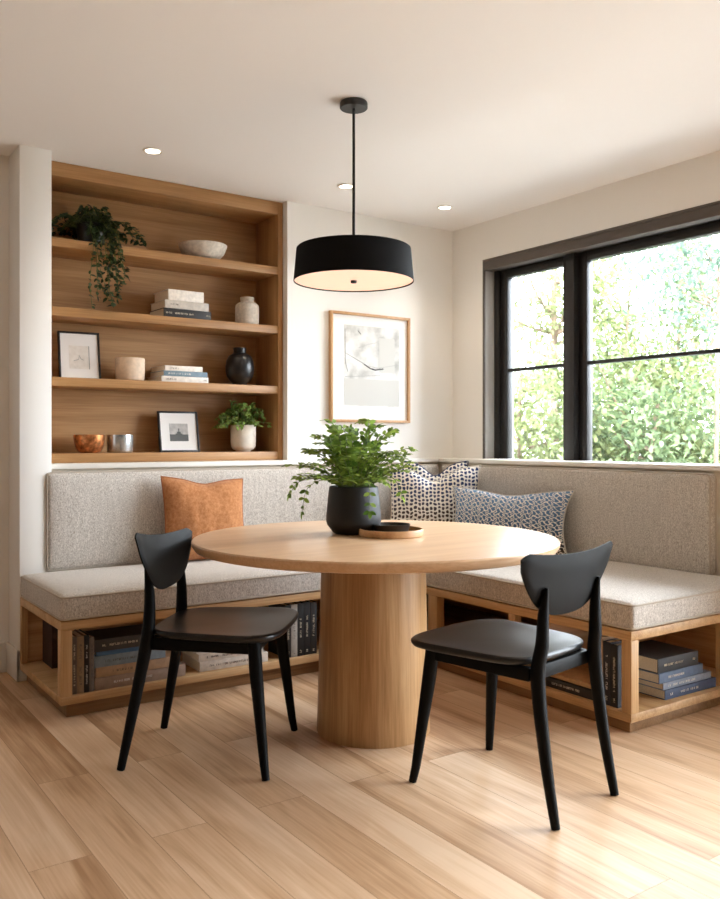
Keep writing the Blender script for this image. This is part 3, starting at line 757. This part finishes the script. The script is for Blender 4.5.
# right bench end
z = zb
for lab, x0, x1, yy, T, c, ink, tx in (('navy blue book, bottom of the stack in the open end of the right bench', 2.962, 3.305, 2.092, .039, (72, 88, 118), 'w', (.1, .14, .3, .62)),
                                   ('pale blue book, second from bottom of the stack in the right bench end', 2.955, 3.282, 2.098, .028, (142, 154, 172), 'w', (.1, .14, .2, .65, .8, .9)),
                                   ('mid blue book, second from top of the stack in the right bench end', 2.930, 3.228, 2.100, .040, (98, 116, 144), 'w', (.2, .55)),
                                   ('thick charcoal book, top of the stack in the right bench end', 2.930, 3.192, 2.102, .058, (52, 54, 58), 'l', (.15, .6, .86, .92))):
    book(lab, ((x0 + x1) / 2, yy, z), math.radians(RB.uniform(-1.5, 1.5)), x1 - x0, .235, T, c, ink, False, 'books in the right bench end', tx); z += T + .0006
# shelf books
z = SH[2] + .0005
for lab, x0, x1, T, c, ink, tx in (('black spined book, bottom of the stack on the second shelf', 1.745, 2.024, .048, (34, 32, 32), 'l', (.05, .62, .9, .96)), ('pale grey book, middle of the stack on the second shelf', 1.752, 2.010, .044, (196, 186, 174), 'd', (.1, .3)), ('white book, top of the stack on the second shelf', 1.772, 1.980, .058, (232, 224, 212), 'd', None)):
    book(lab, ((x0 + x1) / 2, 4.335, z), math.radians(1.5), x1 - x0, .2, T, c, ink, False, 'books on the second shelf', tx); z += T + .0006
z = SH[1] + .0005
for lab, x0, x1, T, c, ink, tx in (('white book, bottom of the stack on the third shelf', 1.735, 2.010, .032, (222, 214, 204), 'd', (.1, .3, .9, .96)), ('dusty blue book, middle of the stack on the third shelf', 1.748, 2.004, .028, (112, 134, 146), 'w', (.1, .6)), ('cream book, top of the stack on the third shelf', 1.755, 1.975, .028, (224, 216, 204), 'd', (.1, .35))):
    book(lab, ((x0 + x1) / 2, 4.340, z), math.radians(1.0), x1 - x0, .2, T, c, ink, False, 'books on the third shelf', tx); z += T + .0006

# ------------------------------------------------------------------ shelf ceramics
def lathed(name, label, cat, mat, prof, c, n=48):
    return tag(MB().lathe(prof, c, n).build(name, mat), label, cat)
c = (2.012, 4.42, SH[3] + .0005)
lathed('stone_bowl', 'speckled white stone bowl on the top shelf', 'bowl', STONE, [(.02, 0), (.070, 0), (.085, .006), (.118, .040), (.134, .080), (.135, .088), (.130, .089), (.122, .072), (.10, .040), (.06, .020), (.02, .016)], c)
c = (2.290, 4.42, SH[2] + .0005)
lathed('stoneware_vase', 'cream stoneware vase with a short neck on the second shelf', 'vase', STONE, [(.02, 0), (.058, 0), (.066, .006), (.069, .02), (.069, .105), (.066, .120), (.052, .132), (.040, .137), (.038, .142), (.040, .160), (.040, .165), (.035, .165), (.034, .140), (.02, .13)], c)
c = (2.243, 4.42, SH[1] + .0005)
lathed('black_vase', 'bulbous black vase with a stubby neck on the third shelf', 'vase', BLKV, [(.02, 0), (.038, 0), (.042, .006), (.044, .016), (.060, .03), (.076, .055), (.082, .085), (.083, .11), (.078, .145), (.064, .172), (.044, .184), (.037, .188), (.036, .20), (.038, .216), (.037, .219), (.031, .218), (.030, .19), (.02, .18)], c)
c = (1.592, 4.42, SH[1] + .0005)
lathed('planter_cup', 'plain sand coloured cup on the third shelf', 'cup', CUP, [(.02, 0), (.060, 0), (.070, .005), (.075, .016), (.077, .06), (.077, .118), (.0755, .122), (.072, .122), (.070, .118), (.069, .06), (.065, .02), (.02, .018)], c)
c = (1.375, 4.42, SH[0] + .0005)
b = tag(MB().lathe([(.02, 0), (.048, 0), (.056, .005), (.070, .030), (.079, .070), (.080, .092), (.0785, .094), (.076, .092), (.074, .07), (.064, .030), (.046, .012), (.02, .010)], c, 48).build('copper_bowl', COPPER), 'hammered copper bowl on the lowest shelf', 'bowl')
c = (1.535, 4.415, SH[0] + .0005)
lathed('silver_cup', 'short silver cup beside the copper bowl', 'cup', SILVER, [(.02, 0), (.058, 0), (.064, .004), (.067, .012), (.069, .09), (.069, .094), (.066, .094), (.064, .09), (.062, .014), (.02, .010)], c)

def photo_mat(name, a, bcol):
    m, nt, p = new_mat(name); tc = N(nt, 'ShaderNodeTexCoord'); sp = N(nt, 'ShaderNodeSeparateXYZ'); nt.links.new(tc.outputs['Object'], sp.inputs[0])
    n = N(nt, 'ShaderNodeTexNoise'); n.inputs['Scale'].default_value = 40; nt.links.new(tc.outputs['Object'], n.inputs['Vector'])
    r = ramp(nt, n.outputs['Fac'], [(.3, srgb(*a)), (.7, srgb(*bcol))]); nt.links.new(r.outputs[0], p.inputs['Base Color']); p.inputs['Roughness'].default_value = .5; return m
def photo_frame(label, loc, lean, rz, w, h, iw, ih, iz, kind):
    t = thing('photo_frame', label, 'photo frame', loc, (math.radians(-lean), 0, math.radians(rz)), None)
    f = .010; b = MB()
    b.box(-w / 2, -w / 2 + f, 0, .02, 0, h, .001); b.box(w / 2 - f, w / 2, 0, .02, 0, h, .001)
    b.box(-w / 2 + f, w / 2 - f, 0, .02, 0, f, .001); b.box(-w / 2 + f, w / 2 - f, 0, .02, h - f, h, .001)
    b.build('frame', BLACKM, t, world=False)
    MB().box(-w / 2 + f, w / 2 - f, .006, .016, f, h - f, 0).build('mat_board', MAT, t, smooth=False, world=False)
    MB().box(-iw / 2, iw / 2, .0052, .0062, iz - ih / 2, iz + ih / 2, 0).build('photograph', photo_mat('photo_' + kind, *(((226, 218, 206), (238, 232, 222)) if kind == 'sketch' else ((168, 164, 158), (198, 194, 188)))), t, smooth=False, world=False)
    b = MB()
    if kind == 'sketch':
        b.box(iw / 2 - .006, iw / 2 - .002, .0046, .0053, iz - ih / 2, iz + ih / 2, 0)
        b.tube([(-.03, .0048, iz - .02), (-.005, .0048, iz - .012), (.0, .0048, iz + .012), (.006, .0048, iz - .008), (.02, .0048, iz - .015)], .0014, 5)
    else:
        b.box(-iw / 2, iw / 2, .0046, .0053, iz - ih / 2, iz - .012, 0)
        b.box(-.003, .003, .0043, .0052, iz - .012, iz + .022, 0); b.box(-.011, .011, .0043, .0052, iz - .014, iz + .004, 0); b.box(-.02, .02, .0043, .0052, iz - .018, iz - .007, 0)
    b.build('sketch_lines' if kind == 'sketch' else 'dark_foreground', GREY2 if kind == 'sketch' else GREY3, t, smooth=False, world=False)
    return t
photo_frame('black framed pale sketch leaning on the third shelf', (1.338, 4.445, SH[1] + .001), 12, -6, .21, .260, .105, .125, .122, 'sketch')
photo_frame('black framed monochrome photograph leaning on the lowest shelf', (1.892, 4.45, SH[0] + .001), 11, -2, .232, .232, .108, .100, .112, 'mono')

# trailing plant on the top shelf
R2 = random.Random(21)
c = Vector((1.386, 4.425, SH[3]))
tp2 = thing('trailing_plant', 'dark trailing vine in a black pot spilling from the top shelf', 'plant', (c.x, c.y, c.z + .0005))
MB().lathe([(.02, .0008), (.058, .0008), (.064, .006), (.078, .105), (.079, .112), (.074, .112), (.072, .1), (.02, .098)], c, 36).build('pot', BLKV, tp2)
bl, bs = MB(), MB()
def vine(pts, n, L, Wd, R):
    P = spline(pts, 6); bs.tube(P, .0016, 5); m = len(P)
    for k in range(n):
        t = (k + R.random()) / n; i = min(int(t * (m - 1)), m - 2); p = P[i].lerp(P[i + 1], t * (m - 1) - i)
        d = Vector((R.uniform(-1, 1), R.uniform(-1, .5), R.uniform(-.9, .3)))
        q = R.uniform(.7, 1.2); leaf_geo(bl, p, d, Vector((R.uniform(-.4, .4), -.6, .8)), L * q, Wd * q, droop=.2)
for k in range(70):      # mound above the pot
    a = R2.uniform(0, 2 * PI); o = R2.uniform(.04, .17); st = c + Vector((math.cos(a) * .04, math.sin(a) * .04, .10))
    hx, hy_ = math.cos(a) * o, math.sin(a) * min(o, .10)
    top = R2.uniform(.03, .12) * (1.25 - o / .2)
    vine([st, st + Vector((hx * .4, hy_ * .4, top)), st + Vector((hx, hy_, top * .6 - o * .35))], 13, .029, .023, R2)
for k in range(9):      # side tails along the shelf
    sg = -1 if k < 4 else 1
    st = c + Vector((sg * .05, -.02, .11)); e = R2.uniform(.14, .24) if sg > 0 else R2.uniform(.15, .21)
    vine([st, st + Vector((sg * e * .5, -.03, .03)), st + Vector((sg * e * .9, -.05, -.03)), st + Vector((sg * e, -.07, -.09 * R2.uniform(.4, 1)))], 15, .029, .023, R2)
for k in range(15):      # tails hanging in front of the shelf
    x = c.x + R2.uniform(-.05, .11); l = R2.uniform(.14, .36); st = Vector((c.x + (x - c.x) * .4, 4.39, c.z + .11))
    vine([st, Vector((x, 4.315, c.z + .07)), Vector((x + .005, 4.278, c.z - .02)), Vector((x + R2.uniform(-.02, .04), 4.272, c.z - l * .6)), Vector((x + R2.uniform(-.02, .07), 4.27, c.z - l))], int(16 + l * 50), .029, .023, R2)
bs.build('stems', STEM, tp2); bl.build('foliage', LEAFD, tp2)

# fern plant on the lowest shelf
R3 = random.Random(33)
c = Vector((2.265, 4.42, SH[0]))
tp3 = thing('potted_plant', 'small bushy green plant in a cream pot on the lowest shelf', 'plant', (c.x, c.y, c.z + .0005))
MB().lathe([(.02, .0008), (.042, .0008), (.044, .008), (.060, .014), (.070, .03), (.073, .06), (.073, .150), (.071, .153), (.067, .153), (.066, .14), (.02, .138)], c, 40).build('pot', POTW, tp3)
bl, bs = MB(), MB()
for k in range(60):
    a = R3.uniform(0, 2 * PI); e = R3.random(); dr = Vector((math.cos(a), math.sin(a) * .62, 0)); st = c + dr * .03 + Vector((0, 0, .138))
    out = lerp(.03, .165, e); h_ = lerp(.15, .02, e ** 1.5) * R3.uniform(.7, 1.1)
    if k % 9 == 0: h_ -= .05
    vine([st, st + dr * out * .35 + Vector((0, 0, max(.04, h_) * .8)), st + dr * out * .8 + Vector((0, 0, max(h_, .02))), st + dr * out + Vector((0, 0, h_ - .02))], 12, .026, .017, R3)
bs.build('stems', STEM, tp3); bl.build('foliage', LEAFF, tp3)

# ------------------------------------------------------------------ garden
gm, gnt, gp = new_mat('neutral_unseen_ground'); gp.inputs['Base Color'].default_value = srgb(150, 148, 142); gp.inputs['Roughness'].default_value = 1  # unseen ground, made neutral grey so no green light bounces indoors
struct(MB().box(-40, 60, -40, 60, -.7, -.5, 0).build('ground', gm))
RT = random.Random(77)
TH = math.radians(34.963)
def at(px, D):
    u = (px - 360) / 849 * D
    return math.sin(TH) * D + math.cos(TH) * u, math.cos(TH) * D - math.sin(TH) * u
def tree(name, label, px, D, h0, h1, rad, n, mat, leaf=.10, trunk=.07, cat='tree', branches=9, fill=1.0):
    x, y = at(px, D)
    t = thing(name, label, cat, (x, y, -.5), group='garden trees and shrubs outside')
    c = Vector((x, y, (h0 + h1) / 2)); hz = (h1 - h0) / 2
    b = MB(); b.tube(spline([(x, y, -.5), (x + RT.uniform(-.08, .08), y + RT.uniform(-.08, .08), lerp(-.5, h0, .6)), (x + RT.uniform(-.15, .15), y + RT.uniform(-.15, .15), c.z), (x + RT.uniform(-.2, .2), y, h1 - .25 * hz)], 5), [lerp(trunk, trunk * .25, i / 15) for i in range(16)], 8)
    tips = []
    for k in range(branches):
        a = RT.uniform(0, 2 * PI); z0 = RT.uniform(max(h0 - .2, -.3), c.z + hz * .4); o = RT.uniform(.5, .95) * rad
        e = Vector((x + math.cos(a) * o, y + math.sin(a) * o, z0 + RT.uniform(.2, .8) * hz))
        b.tube(spline([(x, y, z0), (x + math.cos(a) * o * .5, y + math.sin(a) * o * .5, lerp(z0, e.z, .3)), e], 4), [trunk * .4] * 3 + [trunk * .25] * 3 + [trunk * .12] * 3, 5)
        tips.append(e)
    b.build('trunk', BARK, t)
    b = MB(); cl = []
    for k in range(max(8, n // 55)):
        while True:
            p = Vector((RT.uniform(-1, 1), RT.uniform(-1, 1), RT.uniform(-1, 1)))
            if .25 < p.length < 1: break
        cl.append(c + Vector((p.x * rad, p.y * rad, p.z * hz)))
    cl += tips
    for k in range(int(n * 2.3)):
        q = RT.choice(cl); r_ = RT.gauss(0, .17) ; p = q + Vector((RT.gauss(0, .2), RT.gauss(0, .2), RT.gauss(0, .15)))
        d = Vector((RT.uniform(-1, 1), RT.uniform(-1, 1), RT.uniform(-1, .5)))
        leaf_geo(b, p, d, Vector((RT.uniform(-.5, .5), RT.uniform(-.5, .5), 1)), leaf * RT.uniform(.6, 1.2), leaf * .55)
    b.build('foliage', mat, t)
T = 'garden trees'
tree('garden_shrub', 'yellow green shrub low behind the narrow left sash', 530, 10.5, -.4, 2.3, 1.1, 2600, TREE1, cat='shrub')
tree('garden_tree', 'bare stemmed pale tree behind the top of the left sash', 556, 12.5, 2.4, 4.6, 1.3, 700, TREE1, trunk=.085, branches=12)
tree('garden_tree', 'light green tree just right of the window mullion', 622, 12, -.3, 3.9, 1.5, 4200, TREE1)
tree('garden_tree', 'dense green tree filling the middle of the wide sash', 680, 13, -.3, 4.3, 1.7, 4800, TREE2)
tree('garden_shrub', 'green shrub low behind the wide sash', 650, 9.8, -.4, 1.9, 1.0, 2600, TREE2, cat='shrub')
tree('garden_tree', 'slender grey green tree at the right edge of the wide sash', 712, 9, 2.2, 3.5, .75, 700, TREE3, leaf=.08, trunk=.028)
tree('garden_shrub', 'pale yellow shrub low at the right edge of the window', 725, 10.5, -.4, 2.4, 1.1, 2600, TREE1, cat='shrub')
tree('garden_shrub', 'broad green shrub far back between the trees', 590, 15, -.4, 2.9, 1.9, 3600, TREE2, cat='shrub')

# ------------------------------------------------------------------ light
w = bpy.data.worlds.new('overcast_sky'); S.world = w; w.use_nodes = True
bg = w.node_tree.nodes['Background']; bg.inputs[0].default_value = (0.83, 0.915, 1.0, 1); bg.inputs[1].default_value = 11.0
def portal(name, loc, rot, sx, sy):
    l = bpy.data.lights.new(name, 'AREA'); l.shape = 'RECTANGLE'; l.size = sx; l.size_y = sy; l.cycles.is_portal = True
    o = bpy.data.objects.new(name, l); COL.objects.link(o); o.location = loc; o.rotation_euler = rot
portal('window_daylight', (4.02, (WY0 + WY1) / 2, (WZ0 + WZ1) / 2), (0, PI / 2, 0), WZ1 - WZ0, WY1 - WY0)
portal('door_daylight', (4.02, (GY0 + GY1) / 2, (GZ0 + GZ1) / 2), (0, PI / 2, 0), GZ1 - GZ0, GY1 - GY0)
def lamp(name, typ, loc, e, col, **kw):
    l = bpy.data.lights.new(name, typ); l.energy = e; l.color = col
    for k, v in kw.items(): setattr(l, k, v)
    o = bpy.data.objects.new(name, l); COL.objects.link(o); o.location = loc; return o
for x, y in ((1.512, 3.89), (2.585, 3.83), (3.30, 3.84)):
    lamp('recessed_spot', 'SPOT', (x, y, CZ - .02), 6, (1, .84, .66), spot_size=math.radians(110), spot_blend=.8, shadow_soft_size=.035)

# ------------------------------------------------------------------ camera
cam = bpy.data.cameras.new('camera'); co = bpy.data.objects.new('camera', cam); COL.objects.link(co)
co.location = (0, 0, 1.125); co.rotation_euler = (PI / 2, 0, -TH)
cam.sensor_fit = 'HORIZONTAL'; cam.sensor_width = 36; cam.lens = 36 * 849 / 720; cam.shift_y = -9.1 / 720
cam.dof.use_dof = True; cam.dof.focus_distance = 3.6; cam.dof.aperture_fstop = 5.6
cam.clip_start = .05; cam.clip_end = 200
S.camera = co
S.view_settings.view_transform = 'Standard'; S.view_settings.look = 'None'; S.view_settings.gamma = 1; S.view_settings.use_curve_mapping = False
S.view_settings.exposure = 1.12
S.cycles.max_bounces = 12; S.cycles.diffuse_bounces = 7; S.cycles.transparent_max_bounces = 12
S.cycles.use_denoising = True
